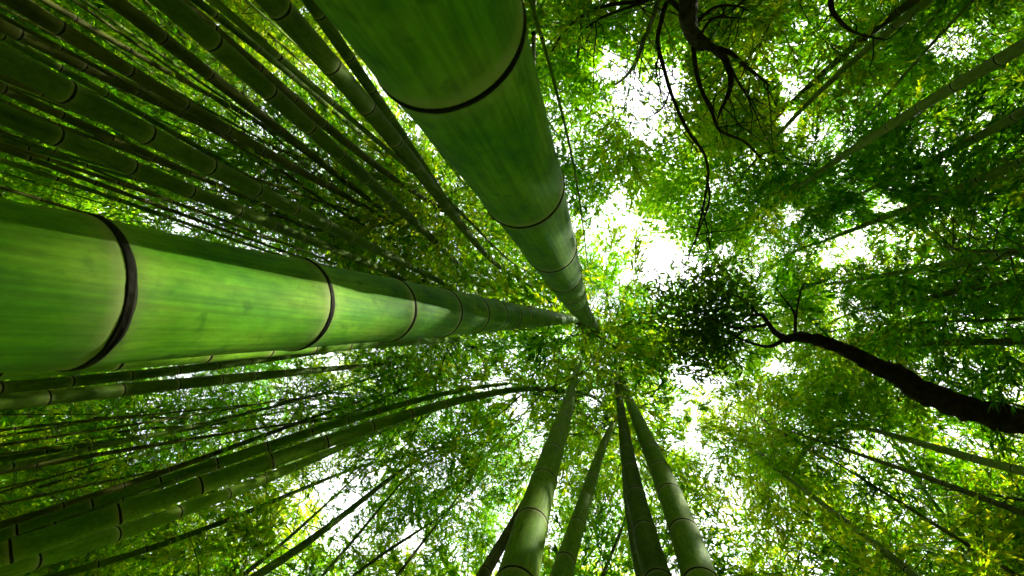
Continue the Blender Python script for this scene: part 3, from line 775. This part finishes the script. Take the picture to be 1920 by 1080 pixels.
blobs = [(1315, 585, 80, 78, 3.8, 6), (1290, 630, 68, 68, 3.8, 3.5), (1365, 545, 70, 55, 3.9, 2.5), (1340, 655, 65, 50, 3.7, 2), (1400, 565, 45, 55, 3.6, 1), (1255, 560, 50, 70, 3.9, 1.2), (1290, 530, 60, 40, 3.9, 1)]
C, d, nrm, l, wd = blob_leaves(blobs, 4000, 3, 0.035, 0.07, 0.34, 0.7)
V, F = scatter_leaves(C[300:] - base, d[300:], nrm[300:], l[300:], wd[300:])
tag(link(bpy.data.objects.new('crown', mesh_np('crown', V, F, LEAF_DARK)), ev), kind='stuff')
bV, bF = broad_leaf_mesh('', None, 1.0, 0.4); LM = mesh_np('leaf', bV, bF, LEAF_DARK)
for q in range(300):
    o = link(bpy.data.objects.new('leaf', LM), ev)
    dx = Vector(unit(d[q]).tolist()); nz = Vector(unit(nrm[q]).tolist()); yy = nz.cross(dx).normalized(); zz = dx.cross(yy)
    m = Matrix((dx, yy, zz)).transposed().to_4x4(); m.translation = Vector((C[q] - base).tolist())
    o.matrix_local = m @ Matrix.Diagonal((l[q], l[q], l[q], 1))

# --- broadleaf tree with curling branches at the top
base = np.array([CAM[0] + ray(1300, -900)[0] * 2.2, CAM[1] + ray(1300, -900)[1] * 2.2, 0.0])
br = empty('broadleaf_tree', base); tag(br, 'dark curling branches with fine green leaves hanging in from the top edge', 'tree')
P, r_ = px_depth([(1285, -330), (1280, -180), (1296, -60), (1290, 20), (1296, 60), (1318, 84)], 2.1, 2.86, 46, 24)
ext = [P[0]]; dn = unit(P[0] - P[1])
while ext[0][2] > -0.05 and len(ext) < 40:
    dn = unit(dn * 0.85 + np.array([0, 0, -1.0]) * 0.2); ext.insert(0, ext[0] + dn * 0.25)
base2 = np.array([ext[0][0], ext[0][1], 0.0]); br.location = Vector(base2.tolist()); base = base2
limb('trunk', np.concatenate([np.array(ext[:-1]), P]), np.concatenate([np.full(len(ext) - 1, 0.09), r_]), br, base, 14, 4, 0.08)
limbs = [([(1315, 82), (1340, 92), (1360, 112), (1370, 145), (1366, 175), (1352, 205), (1346, 222)], 4.2, 4.6, 16, 3),
         ([(1335, 88), (1368, 98), (1398, 124), (1425, 145), (1442, 160)], 4.25, 4.6, 9, 3),
         ([(1360, 110), (1382, 150), (1400, 180), (1408, 195)], 4.3, 4.6, 6, 2),
         ([(1300, 62), (1302, 110), (1312, 160), (1335, 210), (1350, 245), (1395, 265), (1425, 295)], 4.2, 4.9, 9, 3),
         ([(1296, 40), (1255, 2), (1240, 40), (1233, 80), (1244, 125), (1262, 185), (1290, 245), (1318, 285), (1328, 325), (1318, 390), (1302, 460)], 4.2, 5.2, 9, 3),
         ([(1325, 330), (1330, 375), (1312, 430), (1290, 480)], 4.9, 5.2, 4, 2), ([(1318, 395), (1326, 430), (1332, 470)], 5.0, 5.2, 3, 1.5),
         ([(1290, 5), (1260, -10), (1205, 2), (1150, 8), (1115, 18), (1075, 42), (1050, 70), (1036, 95)], 4.2, 5.0, 8, 3),
         ([(1230, -5), (1207, 4), (1140, 28), (1105, 48), (1086, 72), (1083, 110)], 4.3, 4.9, 6, 2.5),
         ([(1300, 50), (1318, 30), (1345, 12), (1385, 12), (1410, 24)], 4.2, 4.6, 8, 2), ([(1310, 70), (1335, 36), (1365, 33), (1400, 35)], 4.2, 4.6, 6, 2),
         ([(1237, 95), (1230, 130), (1236, 160)], 4.4, 4.5, 3.5, 1.5), ([(1258, 165), (1240, 205), (1205, 225)], 4.5, 4.7, 3, 1.5),
         ([(1560, -40), (1558, 10), (1575, 40), (1605, 62), (1660, 75)], 4.3, 4.6, 10, 3)]
for q, (pp, a0, a1, w0, w1) in enumerate(limbs):
    PP, RR = px_depth(pp, a0 * 0.68, a1 * 0.68, w0 * 1.1, w1 * 1.1); limb('branch', PP, RR, br, base, 7, 40 + q, 0.05)
rt = np.random.default_rng(31); tw = []
for pp, a0, a1, w0, w1 in limbs:
    PP, RR = catmull(*px_depth(pp, a0 * 0.68, a1 * 0.68, w0, w1))
    for _ in range(7):
        i0 = int(rt.integers(len(PP) // 3, len(PP))); o0 = PP[i0]; dd = unit(rt.normal(0, 1, 3)); dd[2] = abs(dd[2]) * 0.5
        L_ = rt.uniform(0.15, 0.5); sv = np.linspace(0, 1, 7); bend = rt.normal(0, 0.35, 3)
        Q_ = o0 + dd * (L_ * sv)[:, None] + bend * (L_ * sv ** 2)[:, None] + np.cumsum(rt.normal(0, 0.010, (7, 3)), 0)
        Q_[0] = o0; tw.append(tube(Q_ - base, np.minimum(0.006, RR[i0]) * (1 - 0.8 * sv), 4))
        j = int(rt.integers(2, 5)); d2 = unit(dd + rt.normal(0, 0.6, 3)); L2 = L_ * 0.5
        Q2 = Q_[j] + d2 * (L2 * sv)[:, None]; tw.append(tube(Q2 - base, 0.003 * (1 - 0.7 * sv), 4))
tV, tF = join(tw)
tag(link(bpy.data.objects.new('twigwork', mesh_np('twigwork', tV, tF, BARK, True)), br), kind='stuff')
blobs = [(1090, 110, 70, 100, 5.2, 3), (1330, 60, 120, 80, 5.4, 4), (1400, 170, 90, 90, 5.6, 3), (1330, 260, 70, 80, 5.8, 2.2), (1130, 300, 60, 90, 6, 2),
         (1210, 60, 70, 50, 5.3, 2), (1250, 350, 60, 60, 6, 1.5), (1550, 60, 90, 60, 5.6, 2), (1320, 420, 60, 60, 5.8, 1.5), (1440, 330, 70, 60, 6, 1.5), (1230, 300, 30, 30, 5.6, 0.4), (1640, 130, 80, 60, 5.6, 1)]
C, d, nrm, l, wd = blob_leaves(blobs, 17000, 9, 0.045, 0.08, 0.6, 0.6)
keep = ~gap_arr(C, 0.9) | (rng.random(len(C)) < 0.06)
C, d, nrm, l, wd = C[keep], d[keep], nrm[keep], l[keep], wd[keep]
V, F = scatter_leaves(C - base, d, nrm, l, wd)
tag(link(bpy.data.objects.new('crown', mesh_np('crown', V, F, LEAF_MAPLE)), br), kind='stuff')

tris = sum(sum(len(p.vertices) - 2 for p in m.polygons) if len(m.polygons) < 2000 else len(m.polygons) * 2 for m in bpy.data.meshes)
print('TRIS', tris, 'OBJ', len(bpy.data.objects))
